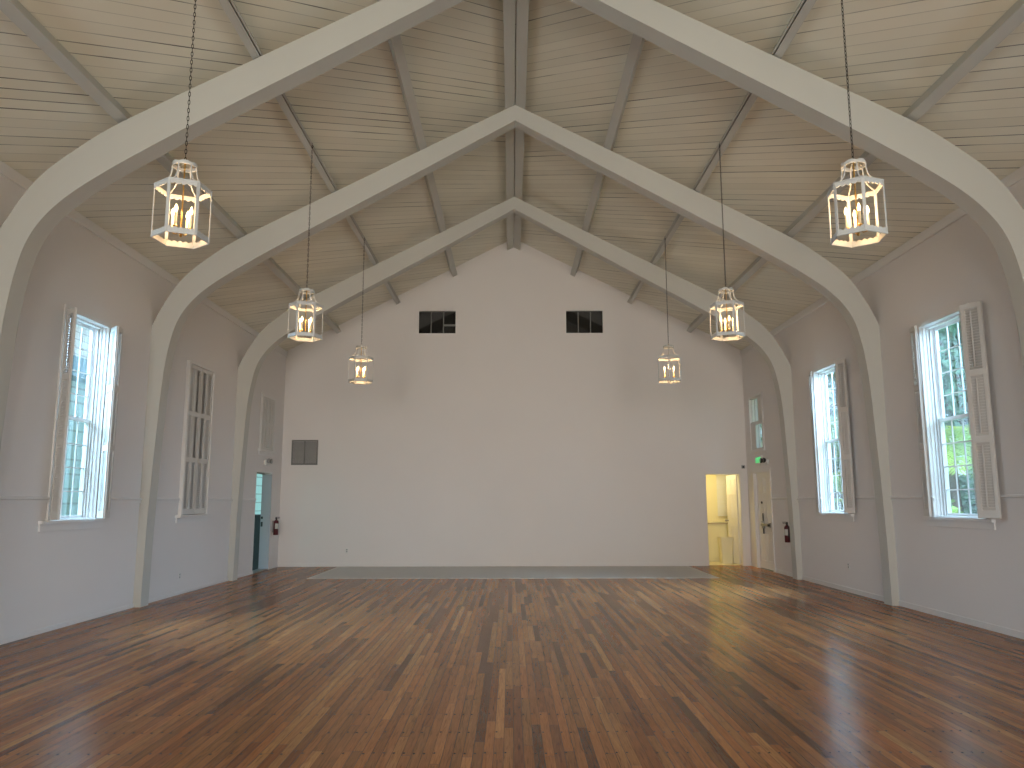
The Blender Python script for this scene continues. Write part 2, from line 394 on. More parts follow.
# ------------------------------------------------------------------ arched roof frames
def chaikin(pts, k):
    for _ in range(k):
        out = [pts[0]]
        for a, b in zip(pts, pts[1:]):
            out.append((a[0]*.75+b[0]*.25, a[1]*.75+b[1]*.25)); out.append((a[0]*.25+b[0]*.75, a[1]*.25+b[1]*.75))
        out.append(pts[-1]); pts = out
    return pts
OUT = [(0, 7.19), (1.9, 6.215), (3.75, 5.265), (4.12, 5.06), (4.45, 4.82), (4.66, 4.65), (4.83, 4.455), (4.99, 4.18), (5.10, 3.965), (W, 3.84)]
INN = [(0, 6.945), (1.9, 5.87), (3.2, 5.155), (3.76, 4.83), (4.10, 4.62), (4.42, 4.40), (4.65, 4.175), (4.80, 3.93), (4.885, 3.60), (4.935, 3.23), (4.958, 2.944), (5.03, 1.26), (5.043, 0)]
outer = chaikin(OUT, 2)+[(W, 0)]; inner = chaikin(INN, 2)
loop = [(-x, z) for x, z in outer[::-1]] + outer[1:] + inner[::-1] + [(-x, z) for x, z in inner[1:]]
YA = (3.81, 7.33, 10.80, 14.318)
mb = MB(); mb.prism(loop, lambda u, v, t: (u, t, v), 0, 0.23)
bmesh.ops.triangulate(mb.bm, faces=[f for f in mb.bm.faces if len(f.verts) > 4])
arch_me = mb.mesh('arch_frame', BEAM, 25)
for y, lab in zip(YA, (None, 'nearest white arched roof frame, its peak above the top edge of the picture',
                       'second white arched roof frame, between the nearest and the farthest lantern pairs',
                       'farthest white arched roof frame, just in front of the plain end wall')):
    if lab is None: continue
    o = link_mesh('arch_frame', arch_me); o.location = (0, y, 0)
    tag(o, lab, 'arch beam', 'arched roof frames')

# purlins and ridge beams
def slopeM(s, x, off, w, h):                                    # cross-section of a bar lying on the arches, square to the slope
    n = Vector((-s*0.459, 0, -0.888))                           # points into the room
    t = Vector((s*0.888, 0, -0.459))
    c = Vector((s*x, 0, 7.19-0.505*x))
    pts = []
    for a, b in ((-w/2, 0), (w/2, 0), (w/2, -h), (-w/2, -h)):
        q = c+t*(a+off)+n*b; pts.append((q.x, q.z))
    return pts
def purlin(name, s, x, w, label, lip=False, y0=REAR, cat='ceiling beam', group='roof purlins', h=0.185):
    e = empty(name, (0, 0, 0)); 
    mb = MB(); mb.prism(slopeM(s, x, 0.0, w, h), lambda u, v, t: (u, t, v), y0, D)
    mb.build('beam', BEAM, e)
    if lip:
        mb = MB(); mb.prism(slopeM(s, x, -w/2-0.020, 0.016, h), lambda u, v, t: (u, t, v), y0, D); mb.build('cleat', BEAM, e)
    tag(e, label, cat, group)
for s, nm in ((-1, 'left'), (1, 'right')):
    purlin('purlin', s, 1.345, 0.112, 'upper white purlin on the %s roof slope, nearest the ridge' % nm)
    purlin('purlin', s, 2.645, 0.080, 'middle white purlin on the %s roof slope, carrying the lantern chains' % nm, lip=True)
    purlin('purlin', s, 3.965, 0.105, 'lowest white purlin on the %s roof slope, nearest the side wall' % nm)
    e = empty('ridge_beam'); mb = MB()
    mb.prism([(s*0.006, 7.186), (s*0.150, 7.114), (s*0.150, CA-CB*0.15-0.002), (s*0.006, CA-CB*.006-0.002)], lambda u, v, t: (u, t, v), REAR, D)
    mb.build('beam', BEAM, e); tag(e, '%s half of the double white ridge beam along the roof peak' % nm, 'ridge beam', 'ridge beams')

# ------------------------------------------------------------------ windows
n_win = [0]
def make_window(s, yc, w=WW, z0=WZ0, z1=WZ1, cols=4, rows=4, sill=True):
    n_win[0] += 1
    e = struct(empty('window_%d' % n_win[0], (s*W, yc, z0)))
    X = lambda d: s*d                                          # local: d>0 towards outdoors
    h = z1-z0; hw = w/2
    mb = MB()                                                  # thin casing bead + stepped jamb stops
    for a in (-1, 1):
        mb.box(X(-0.018), X(0.0), a*hw, a*(hw+0.055), 0, h+0.055)
        for k, (d0, d1, pr) in enumerate(((0.02, 0.05, 0.010), (0.065, 0.085, 0.016), (0.10, 0.118, 0.026))):
            mb.box(X(d0), X(d1), a*hw, a*(hw-pr), 0, h)
    mb.box(X(-0.018), X(0.0), -hw, hw, h, h+0.055); mb.box(X(0.065), X(0.118), -hw, hw, h-0.022, h)
    mb.build('window_frame', TRIM, e)
    def sash(name, d, za, zb):
        so = MB(); st = 0.034; t = 0.034
        y0, y1 = -hw+0.006, hw-0.006
        so.box(X(d), X(d+t), y0, y0+st, za, zb); so.box(X(d), X(d+t), y1-st, y1, za, zb)
        so.box(X(d), X(d+t), y0+st, y1-st, za, za+0.042); so.box(X(d), X(d+t), y0+st, y1-st, zb-0.042, zb)
        iy0, iy1, iz0, iz1 = y0+st, y1-st, za+0.042, zb-0.042
        for i in range(1, cols):
            c = iy0+(iy1-iy0)*i/cols; so.box(X(d+0.010), X(d+0.024), c-0.0075, c+0.0075, iz0, iz1)
        for i in range(1, rows):
            c = iz0+(iz1-iz0)*i/rows; so.box(X(d+0.0105), X(d+0.0235), iy0, iy1, c-0.0075, c+0.0075)
        o = so.build(name, TRIM, e)
        g = MB(); g.box(X(d+0.015), X(d+0.019), iy0-0.01, iy1+0.01, iz0-0.01, iz1+0.01); g.build('pane', GLASS, o)
    mid = h*0.5
    sash('upper_sash', 0.165, mid-0.02, h-0.002); sash('lower_sash', 0.125, 0.002, mid+0.022)
    if sill:
        mb = MB(); mb.box(X(-0.050), X(0.0), -hw-0.20, hw+0.20, -0.038, 0.0, 0.006); mb.box(X(0.0), X(TW), -hw, hw, -0.002, 0.012); mb.build('window_sill', TRIM, e)
        mb = MB(); mb.box(X(-0.018), X(0.0), -hw-0.19, hw+0.19, -0.118, -0.038, 0.003); mb.build('window_apron', TRIM, e)
    return e
for s in (-1, 1):
    make_window(s, YC['L1'] if s < 0 else YC['R1'], WW if s < 0 else WR)
    if s > 0: make_window(s, YC['R2'], WR)
    for b in BAYS: make_window(s, b)
# shuttered window on the left: built as a shallow blind frame with its own sill
n_win[0] += 1
bw = struct(empty('window_%d' % n_win[0], (-W, YC['L2'], WZ0))); h = WZ1-WZ0; hw = 0.48
mb = MB()
for a in (-1, 1): mb.box(0, 0.050, a*hw, a*(hw+0.06), 0, h+0.03)
mb.box(0, 0.050, -hw, hw, h-0.01, h+0.03); mb.build('window_frame', TRIM, bw)
mb = MB(); mb.box(-0.19, -0.165, -0.47, 0.47, 0, h); mb.build('gap_shade_board', mat('gap_shade_tone', (0.05, 0.04, 0.032), 0.8), bw)  # dark backing added so the gaps between closed louvres look shaded
mb = MB(); mb.box(0, 0.085, -hw-0.16, hw+0.16, -0.038, 0.0, 0.006); mb.build('window_sill', TRIM, bw)
mb = MB(); mb.box(0, 0.020, -hw-0.13, hw+0.13, -0.118, -0.038, 0.003); mb.build('window_apron', TRIM, bw)

# louvred shutters: each leaf is two hinged panels
def panel_meshes(w, h, tiers, openness, pitch=0.030):
    st, t = 0.040, 0.026
    f = MB(); f.box(0, st, -t/2, t/2, 0, h); f.box(w-st, w, -t/2, t/2, 0, h)
    zs = []
    for a, b in tiers: zs.append((a*h, b*h))
    edges = [0.0]
    for a, b in zs: edges += [a, b]
    edges.append(h)
    for a, b in zip(edges[0::2], edges[1::2]): f.box(st, w-st, -t/2, t/2, a, b)
    ls = []
    for (a, b), op in zip(zs, openness):
        l = MB()
        n = max(1, int((b-a)/pitch))
        for i in range(n):
            zc = a+(i+0.5)*(b-a)/n
            m = Matrix.Translation(((w)/2, 0.004, zc)) @ Matrix.Rotation(math.radians(op), 4, 'X')
            l.obox(m, w-2*st+0.004, 0.004, 0.032)
        ls.append(l.mesh('louvers', SHUT))
    rod = MB()
    for a, b in zs: rod.box(w/2-0.006, w/2+0.006, -0.026, -0.019, a+0.03, b-0.03)
    return f.mesh('shutter_frame', SHUT), ls, rod.mesh('tilt_rod', SHUT)
TIERS = [(0.035, 0.345), (0.375, 0.655), (0.685, 0.975)]
PW, PH = 0.225, WZ1-WZ0-0.02
PAN_OPEN = panel_meshes(PW, PH, TIERS, (26, 26, 52))
PAN_SHUT = panel_meshes(0.232, PH, TIERS, (40, 32, 34))
PAN_SHUT_IN = panel_meshes(0.232, PH, TIERS, (42, 66, 78))
def shutter(P, label, group, pan=PAN_OPEN, w=PW, z=WZ0+0.008):
    e = empty('window_shutter', (P[0][0], P[0][1], z)); o0 = Vector((P[0][0], P[0][1], 0))
    pans = pan if isinstance(pan, list) else [pan]*2
    for i, (a, b) in enumerate(zip(P, P[1:])):
        pan = pans[i]
        a = Vector((*a, 0)); b = Vector((*b, 0)); d = (b-a)
        q = link_mesh('panel', pan[0], e); q.location = a-o0; q.rotation_euler = (0, 0, math.atan2(d.y, d.x)); q.scale = (d.length/w, 1, 1)
        
        for l in pan[1]: link_mesh('louvers', l, q)
        link_mesh('tilt_rod', pan[2], q)
    tag(e, label, 'shutter', group)
G = 'louvred window shutters'
xh = W-0.055
shutter([(-xh, 8.715), (-4.945, 8.54), (-5.105, 8.665)], 'folded white louvred shutter on the near side of the bright left window', G)
shutter([(-xh, 9.625), (-4.93, 9.455), (-4.985, 9.675)], 'folded white louvred shutter on the far side of the bright left window', G)
shutter([(xh, 8.715), (4.975, 8.53), (xh-0.01, 8.32)], 'tall white louvred shutter on the near side of the nearest right window', G)
shutter([(xh, 9.735), (4.984, 9.535), (5.02, 9.735)], 'thin edge of white louvred shutter on the far side of the nearest right window', G)
shutter([(xh, 12.22), (4.998, 12.00), (xh-0.01, 11.85)], 'white louvred shutter on the near side of the second right window', G)
shutter([(xh, 13.245), (5.012, 13.03), (5.05, 13.235)], 'dark thin edge of louvred shutter on the far side of the second right window', G)
yl = YC['L2']
shutter([(-W+0.022, yl-0.470), (-W+0.022, yl-0.238), (-W+0.022, yl-0.006)], 'closed near leaf of the fully shuttered tall window on the left wall', G, [PAN_SHUT, PAN_SHUT_IN], 0.232)
shutter([(-W+0.022, yl+0.470), (-W+0.022, yl+0.238), (-W+0.022, yl+0.006)], 'closed far leaf of the fully shuttered tall window on the left wall', G, [PAN_SHUT, PAN_SHUT_IN], 0.232)

# small high shuttered window above the left doorway
n_win[0] += 1
e = struct(empty('window_%d' % n_win[0], (-W, 16.20, 2.42)))
mb = MB()
for a in (-1, 1): mb.box(0, 0.03, a*0.40, a*0.46, 0.03, 1.17)
mb.box(0, 0.03, -0.40, 0.40, 1.12, 1.17); mb.build('window_frame', TRIM, e)
mb = MB(); mb.box(0, 0.06, -0.52, 0.52, -0.01, 0.03); mb.box(0, 0.02, -0.48, 0.48, -0.08, -0.01); mb.build('window_sill', TRIM, e)
PAN_SMALL = panel_meshes(0.195, 1.085, [(0.04, 0.47), (0.53, 0.96)], (20, 20))
shutter([(-W+0.018, 15.805), (-W+0.018, 16.0), (-W+0.018, 16.195)], 'small closed shutter, near half of the pair above the left doorway', 'small shutters over the doors', PAN_SMALL, 0.195, 2.45)
shutter([(-W+0.018, 16.595), (-W+0.018, 16.4), (-W+0.018, 16.205)], 'small closed shutter, far half of the pair above the left doorway', 'small shutters over the doors', PAN_SMALL, 0.195, 2.45)

# small high window above the right door: two bright slots above, two below
n_win[0] += 1
e = struct(empty('window_%d' % n_win[0], (W, 16.51, 2.47)))
mb = MB()
def slotframe(mb, slots, z0, z1, d0, d1):
    ys = [-0.41]
    for a, b in slots: ys += [a, b]
    ys.append(0.41)
    for a, b in zip(ys[0::2], ys[1::2]): mb.box(d0, d1, a, b, z0, z1)
slotframe(mb, [(-0.01, 0.175), (0.21, 0.39)], 0.60, 1.10, 0.03, 0.042)
slotframe(mb, [(-0.31, -0.125), (-0.09, 0.10)], 0.03, 0.53, 0.0, 0.012)
mb.box(0.0, 0.06, -0.41, 0.41, 0.53, 0.60); mb.box(0.0, 0.06, -0.41, 0.41, 0, 0.03); mb.box(0, 0.06, -0.41, 0.41, 1.10, 1.13)
mb.build('shutter_board', SHUT, e)
mb = MB(); mb.box(0.14, 0.145, -0.41, 0.41, 0, 1.13); mb.build('pane', GLASS, e)
mb = MB()
for a in (-1, 1): mb.box(-0.02, 0, a*0.41, a*0.46, -0.03, 1.17)
mb.box(-0.02, 0, -0.41, 0.41, 1.13, 1.17); mb.box(-0.04, 0, -0.48, 0.48, -0.05, 0.0); mb.build('window_frame', TRIM, e)

# two dark three-light openings high in the back wall
for (a, b, c, d) in VENT:
    n_win[0] += 1
    e = struct(empty('window_%d' % n_win[0], ((a+b)/2, D, c))); hw = (b-a)/2; hh = d-c
    mb = MB(); t = 0.022
    mb.box(-hw-t, -hw, -0.008, 0.0, -t, hh+t); mb.box(hw, hw+t, -0.008, 0, -t, hh+t); mb.box(-hw, hw, -0.008, 0, -t, 0); mb.box(-hw, hw, -0.008, 0, hh, hh+t)
    mb.build('window_frame', TRIM, e)
    mb = MB()
    for k in (-1, 1): mb.box(k*hw/3-0.011, k*hw/3+0.011, 0.03, 0.055, 0, hh)
    mb.box(-hw, hw, 0.03, 0.055, hh-0.012, hh)
    if a < 0: mb.box(hw/3, hw, 0.032, 0.053, hh*0.34, hh*0.42)
    mb.build('mullion', METALBAR, e)
    mb = MB(); mb.box(-hw, hw, 0.056, 0.062, 0, hh); mb.build('pane', DARKGLASS, e)
    mb = MB(); mb.box(-hw, hw, 0.10, 0.17, 0, hh); mb.build('backing', VOID, e)

# ------------------------------------------------------------------ lanterns
def build_lantern():
    root = empty('hanging_lantern'); R = 0.205
    V = [Vector((R*math.cos(k*PI/3), R*math.sin(k*PI/3), 0)) for k in range(6)]
    Z0, Z1 = 0.0, 0.415                                        # lower edge of cage, upper edge of cage
    def band(z0, z1, scal_low, amp=0.012, ns=5):
        mb = MB()
        for k in range(6):
            a, b = V[k], V[(k+1) % 6]; d = b-a; nrm = Vector((-(a+b).x, -(a+b).y, 0)).normalized()
            N = ns*8; edge = []
            for i in range(N+1):
                w = abs(math.sin(PI*ns*i/N))*amp; edge.append((i/N, w))
            for i in range(N):
                (t0, w0), (t1, w1) = edge[i], edge[i+1]
                p0, p1 = a+d*t0, a+d*t1; q0, q1 = p0+nrm*0.006, p1+nrm*0.006
                if scal_low: lo0, lo1, hi0, hi1 = z0+amp-w0, z0+amp-w1, z1, z1
                else: lo0, lo1, hi0, hi1 = z0, z0, z1-amp+w0, z1-amp+w1
                A = [Vector((p.x, p.y, z)) for p, z in ((p0, lo0), (p1, lo1), (p1, hi1), (p0, hi0))]
                B = [Vector((p.x, p.y, z)) for p, z in ((q0, lo0), (q1, lo1), (q1, hi1), (q0, hi0))]
                va = [mb.bm.verts.new(v) for v in A]; vb = [mb.bm.verts.new(v) for v in B]
                mb.bm.faces.new(va); mb.bm.faces.new(vb[::-1])
                mb.bm.faces.new((va[0], va[1], vb[1], vb[0])); mb.bm.faces.new((va[3], vb[3], vb[2], va[2]))
            # rolled rim on the plain edge
            zr = z1 if scal_low else z0
            mb.tube([(a.x, a.y, zr), (b.x, b.y, zr)], 0.007, 6)
        return mb
    band(0.375, Z1, True).build('top_band', LWHITE, root)
    band(Z0, 0.045, False).build('bottom_band', LWHITE, root)
    for k in range(6):
        mb = MB(); m = Matrix.Translation((V[k].x*0.985, V[k].y*0.985, (Z0+Z1)/2)) @ Matrix.Rotation(k*PI/3, 4, 'Z'); mb.obox(m, 0.006, 0.024, Z1-Z0)
        mb.build('post', LWHITE, root)
    # ogee arms up to the crown
    prof = [(0.198, 0.416), (0.165, 0.428), (0.132, 0.450), (0.108, 0.480), (0.094, 0.515), (0.089, 0.555), (0.088, 0.590)]
    for k in range(6):
        c, s_ = math.cos(k*PI/3), math.sin(k*PI/3)
        mb = MB(); mb.tube([(r*c, r*s_, z) for r, z in prof], 0.0055, 6); mb.build('arm', LWHITE, root, 60)
    mb = MB()                                                  # crown: ring, scalloped top and cross straps
    NS = 48
    for i in range(NS):
        a0, a1 = 2*PI*i/NS, 2*PI*(i+1)/NS
        t0, t1 = 0.602+0.010*abs(math.sin(3*a0)), 0.602+0.010*abs(math.sin(3*a1))
        f = lambda r, a, z: (r*math.cos(a), r*math.sin(a), z)
        P = [f(0.090, a0, 0.584), f(0.090, a1, 0.584), f(0.090, a1, t1), f(0.090, a0, t0)]; Q = [f(0.085, a0, 0.584), f(0.085, a1, 0.584), f(0.085, a1, t1), f(0.085, a0, t0)]
        va = [mb.bm.verts.new(v) for v in P]; vb = [mb.bm.verts.new(v) for v in Q]
        mb.bm.faces.new(va); mb.bm.faces.new(vb[::-1]); mb.bm.faces.new((va[0], va[1], vb[1], vb[0])); mb.bm.faces.new((va[3], vb[3], vb[2], va[2]))
    mb.tube([(0.088*math.cos(2*PI*i/24), 0.088*math.sin(2*PI*i/24), 0.584) for i in range(24)], 0.005, 6, closed=True)
    for k in range(3):
        c, s_ = math.cos(k*PI/3), math.sin(k*PI/3)
        mb.tube([(q*c, q*s_, 0.600+0.020*(1-(q/0.087)**2)) for q in [-0.087+0.174*i/8 for i in range(9)]], 0.004, 6)
    mb.build('crown', LWHITE, root, 40)
    mb = MB(); mb.tube([(0, 0, 0.05), (0, 0, 0.623)], 0.006, 8); mb.lathe([(0.0, 0.02), (0.008, 0.025), (0.012, 0.035), (0.008, 0.045), (0.022, 0.055), (0.024, 0.062), (0.006, 0.07)], 14)
    mb.lathe([(0.006, 0.606), (0.014, 0.616), (0.010, 0.628), (0.0, 0.634)], 12); mb.build('stem', BRASS, root, 40)
    for k in range(4):
        a = PI/4+k*PI/2+0.2; c, s_ = math.cos(a), math.sin(a); r = 0.078
        mb = MB(); mb.tube([(0.012*c, 0.012*s_, 0.062), (0.04*c, 0.04*s_, 0.050), (0.066*c, 0.066*s_, 0.058), (r*c, r*s_, 0.082)], 0.0045, 7)
        mb.lathe([(0.0, 0.078), (0.016, 0.082), (0.018, 0.088), (0.012, 0.094), (0.0, 0.095)], 12, (r*c, r*s_, 0)); o = mb.build('candle_arm', BRASS, root, 40)
        mb = MB(); mb.lathe([(0.0, 0.094), (0.0105, 0.094), (0.0105, 0.190), (0.008, 0.194), (0.0, 0.194)], 12, (r*c, r*s_, 0)); mb.build('candle_sleeve', CANDLE, o, 40)
        mb = MB(); mb.lathe([(0.0, 0.193), (0.007, 0.195), (0.0125, 0.210), (0.0135, 0.222), (0.010, 0.238), (0.005, 0.253), (0.0, 0.262)], 12, (r*c, r*s_, 0)); mb.build('flame_bulb', BULB, o, 60)
    # chain of oval links up to a hook under the purlin
    mb = MB(); top = CHAIN_TOP; z = 0.628; pitch = 0.034; k = 0
    while z < top-0.02:
        pts = []
        for i in range(10):
            a = 2*PI*i/10; u = 0.0075*math.cos(a); v = 0.0215*math.sin(a)
            pts.append((u if k % 2 == 0 else 0, 0 if k % 2 == 0 else u, z+0.018+v))
        mb.tube(pts, 0.0026, 5, closed=True); z += pitch; k += 1
    mb.build('chain', BLACKIRON, root, 60)
    mb = MB(); mb.tube([(0, 0, top-0.03), (0.012, 0, top-0.02), (0.012, 0, top-0.004), (0, 0, top+0.006), (0, 0, top+0.03)], 0.004, 6); mb.build('hook', BLACKIRON, root, 60)
    return root
LX, LZ = 2.588, 3.375
CHAIN_TOP = 7.19-0.505*LX-LZ-0.008
lan = build_lantern()
spots = [(-1, 5.73, 24, 'large lit white hexagonal lantern, nearest on the left'), (1, 5.73, 21, 'large lit white hexagonal lantern, nearest on the right'),
         (-1, 9.37, 15, 'lit white hexagonal lantern, second in the left row'), (1, 9.37, 37, 'lit white hexagonal lantern, second in the right row'),
         (-1, 12.93, 11, 'smallest lit white hexagonal lantern on the left, against the end wall'), (1, 12.93, 19, 'smallest lit white hexagonal lantern on the right, against the end wall')]
for i, (s, y, rz, lab) in enumerate(spots):
    o = lan if i == 0 else copy_tree(lan)
    o.location = (s*LX, y, LZ); o.rotation_euler = (0, 0, math.radians(rz)); tag(o, lab, 'lantern', 'hanging lanterns')
for s, y in [(a, b) for a in (-1, 1) for b in (5.73, 9.37, 12.93)]:
    l = bpy.data.lights.new('lantern_light', 'POINT'); l.energy = LANTERN_W; l.color = (1.0, 0.62, 0.30); l.shadow_soft_size = 0.045
    lo = bpy.data.objects.new('lantern_light', l); COL.objects.link(lo); lo.location = (s*LX, y, LZ+0.225)

# ------------------------------------------------------------------ doors
# right exit door, closed in its recess, with panic bar
n_door = [0]
def door_name(): n_door[0] += 1; return 'door_%d' % n_door[0]
e = struct(empty(door_name(), (W, 16.35, 0)))
mb = MB()
for a in (-1, 1): mb.box(-0.02, 0, a*0.51, a*0.575, 0, 2.06)
mb.box(-0.02, 0, -0.51, 0.51, 1.99, 2.06)
for a in (-1, 1): mb.box(0.0, 0.10, a*0.51, a*0.495, 0, 1.99)
mb.box(0, 0.10, -0.495, 0.495, 1.975, 1.99); mb.build('door_frame', TRIM, e)
n_before = set(e.children)
mb = MB(); mb.box(0.10, 0.145, -0.495, 0.495, 0.012, 1.975)
for (y0, y1) in ((-0.40, -0.05), (0.05, 0.40)):
    for (z0, z1) in ((0.15, 0.75), (0.9, 1.45), (1.55, 1.88)):
        mb.box(0.092, 0.10, y0, y0+0.025, z0, z1); mb.box(0.092, 0.10, y1-0.025, y1, z0, z1); mb.box(0.092, 0.10, y0+0.025, y1-0.025, z0, z0+0.025); mb.box(0.092, 0.10, y0+0.025, y1-0.025, z1-0.025, z1)
mb.build('door_leaf', TRIM, e)
mb = MB(); mb.box(0.02, 0.05, -0.36, 0.10, 0.88, 0.93, 0.006); mb.box(0.045, 0.10, 0.06, 0.13, 0.83, 0.98, 0.005); mb.box(0.045, 0.092, -0.38, -0.31, 0.86, 0.95, 0.005); mb.build('panic_bar', STEEL, e)
mb = MB(); mb.box(0.075, 0.092, 0.10, 0.145, 0.72, 1.14, 0.004); mb.box(0.01, 0.055, -0.385, -0.345, 0.88, 0.93, 0.004); mb.build('latch_plate', BLACKPL, e)
mb = MB(); mb.lathe([(0, -0.02), (0.025, -0.018), (0.025, 0), (0, 0)], 14); bmesh.ops.transform(mb.bm, matrix=Matrix.Translation((0.092, 0.16, 1.36)) @ Matrix.Rotation(PI/2, 4, 'Y'), verts=mb.bm.verts[:]); mb.build('deadbolt', BLACKPL, e)
for q in e.children:
    if q not in n_before: q.location.x = -0.06
# left doorway, open to outdoors
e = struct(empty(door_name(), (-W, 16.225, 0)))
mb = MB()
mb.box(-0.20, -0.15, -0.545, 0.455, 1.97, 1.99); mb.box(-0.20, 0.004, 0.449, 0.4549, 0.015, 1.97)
mb.build('door_frame', mat('shade_toned_jamb', (0.36, 0.36, 0.40), 0.6), e)  # grey puts shade into the lining colour, toning down its bright reveal
mb = MB(); mb.box(-0.19, -0.15, 0.445, 0.449, 0.88, 0.98); mb.box(-0.19, -0.15, 0.445, 0.449, 1.04, 1.09); mb.build('strike_plate', BLACKPL, e)
mb = MB(); mb.box(-TW, 0, -0.545, 0.449, 0, 0.015); mb.build('threshold', STEEL, e)
# doorway to the lit side room, its door swung in
e = struct(empty(door_name(), (4.60, D, 0)))
mb = MB()
mb.box(0.385, 0.465, -0.018, 0, 0, 2.05); mb.box(0.37, 0.385, 0.0, 0.18, 0, 1.99); mb.box(-0.385, -0.372, 0, 0.18, 0, 1.99); mb.box(-0.385, 0.385, 0, 0.18, 1.978, 1.99); mb.build('door_frame', TRIM, e)
mb = MB(); wl = 0.74
mb.box(0, wl, -0.018, 0.018, 0.012, 1.97)
for (x0, x1) in ((0.10, 0.34), (0.40, 0.64)):
    for (z0, z1) in ((0.2, 0.85), (1.0, 1.55), (1.63, 1.88)):
        for sg in (-1, 1):
            ys = (sg*0.018, sg*0.026)
            mb.box(x0, x0+0.03, *ys, z0, z1); mb.box(x1-0.03, x1, *ys, z0, z1); mb.box(x0+0.03, x1-0.03, *ys, z0, z0+0.03); mb.box(x0+0.03, x1-0.03, *ys, z1-0.03, z1)
lf = mb.build('door_leaf', TRIM, e); lf.location = (0.365, 0.20, 0); lf.rotation_euler = (0, 0, math.radians(91.5))
mb = MB(); mb.lathe([(0, 0.08), (0.02, 0.078), (0.028, 0.06), (0.018, 0.04), (0.012, 0.018), (0.012, 0)], 12); bmesh.ops.transform(mb.bm, matrix=Matrix.Translation((0.67, 0.018, 0.95)) @ Matrix.Rotation(-PI/2, 4, 'X'), verts=mb.bm.verts[:]); k_ = mb.build('door_knob', STEEL, lf, 50)

# lit side room
AY = 19.0
mb = MB(); mb.box(3.2, 6.2, D+0.18, AY+0.1, -0.10, 0.0); struct(mb.build('floor_side_room', TILE))
mb = MB(); mb.box(3.2, 6.2, AY, AY+0.1, 0, 2.6); struct(mb.build('wall_side_room_back', CREAM))
mb = MB(); mb.box(3.1, 3.2, D+0.18, AY+0.1, 0, 2.6); struct(mb.build('wall_side_room_left', CREAM))
mb = MB(); mb.box(6.2, 6.3, D+0.18, AY+0.1, 0, 2.6); struct(mb.build('wall_side_room_right', CREAM))
mb = MB(); mb.box(3.1, 6.3, D+0.18, AY+0.1, 2.6, 2.7); struct(mb.build('ceiling_side_room', CREAM))
mb = MB(); mb.box(W, 6.2, D+0.16, D+0.18, 0, 2.6); struct(mb.build('wall_side_room_front', CREAM))
l = bpy.data.lights.new('side_room_lamp', 'AREA'); l.size = 0.5; l.energy = 23; l.color = (1.0, 0.81, 0.38)
lo = bpy.data.objects.new('side_room_lamp', l); COL.objects.link(lo); lo.location = (4.3, 18.0, 2.56)
e = empty('counter_cabinet', (4.05, 18.64, 0))
mb = MB(); mb.box(-0.8, 0.86, -0.30, 0.34, 0.0, 0.86); mb.build('cabinet_body', CREAM, e)
mb = MB(); mb.box(-0.8, 0.90, -0.34, 0.345, 0.862, 0.90, 0.005); mb.build('counter_top', COUNTER, e)
for k in range(3):
    mb = MB(); mb.box(-0.78+k*0.55, -0.78+k*0.55+0.51, -0.318, -0.301, 0.10, 0.82, 0.004); mb.build('cabinet_door', CREAM, e)
tag(e, 'cream base cabinet with tan counter top inside the yellow-lit side room', 'cabinet')
e = empty('waste_bin', (4.80, 18.05, 0))
def rrect(hx, hy, r, z, n=5):
    pts = []
    for cx, cy, a0 in ((hx-r, hy-r, 0), (-hx+r, hy-r, PI/2), (-hx+r, -hy+r, PI), (hx-r, -hy+r, 1.5*PI)):
        for i in range(n+1): a = a0+PI/2*i/n; pts.append((cx+r*math.cos(a), cy+r*math.sin(a), z))
    return pts
mb = MB(); rings = []
for hx, hy, z in ((0.125, 0.105, 0.0), (0.15, 0.12, 0.55), (0.162, 0.132, 0.552), (0.162, 0.132, 0.58), (0.148, 0.118, 0.58), (0.115, 0.095, 0.03)):
    rings.append([mb.bm.verts.new(q) for q in rrect(hx, hy, 0.035, z)])
for A, B in zip(rings, rings[1:]):
    n = len(A)
    for k in range(n): mb.bm.faces.new((A[k], A[(k+1) % n], B[(k+1) % n], B[k]))
mb.bm.faces.new(rings[0][::-1]); mb.bm.faces.new(rings[-1]); mb.build('bin_body', BINP, e, 40)
tag(e, 'cream plastic waste bin on the floor of the yellow-lit side room', 'bin')
e = empty('window_blind', (5.13, AY-0.001, 1.02))
mb = MB()
for k in range(34): mb.obox(Matrix.Translation((0, -0.03, 0.03+k*0.03)) @ Matrix.Rotation(math.radians(55), 4, 'X'), 0.50, 0.028, 0.003)
mb.build('slats', BLIND, e)
mb = MB(); mb.box(-0.26, 0.26, -0.055, 0, 1.04, 1.09); mb.build('head_rail', BLIND, e)
tag(e, 'white slatted blind on the back wall of the yellow-lit side room', 'blind')

# ------------------------------------------------------------------ floor mat, vent, safety fittings, outlets
e = empty('floor_mat', (-0.035, 15.93, 0))
mb = MB(); mb.box(-3.72, 3.72, -1.25, 1.24, 0.0, 0.006); mb.build('mat_surface', GREYMAT, e)
mb = MB()
for (x0, x1, y0, y1) in ((-3.775, 3.775, -1.30, -1.25), (-3.775, 3.775, 1.24, 1.29), (-3.775, -3.72, -1.25, 1.24), (3.72, 3.775, -1.25, 1.24)): mb.box(x0, x1, y0, y1, 0, 0.007)
mb.build('mat_edge', MATEDGE, e); tag(e, 'wide flat grey mat on the wood floor along the end wall', 'mat')

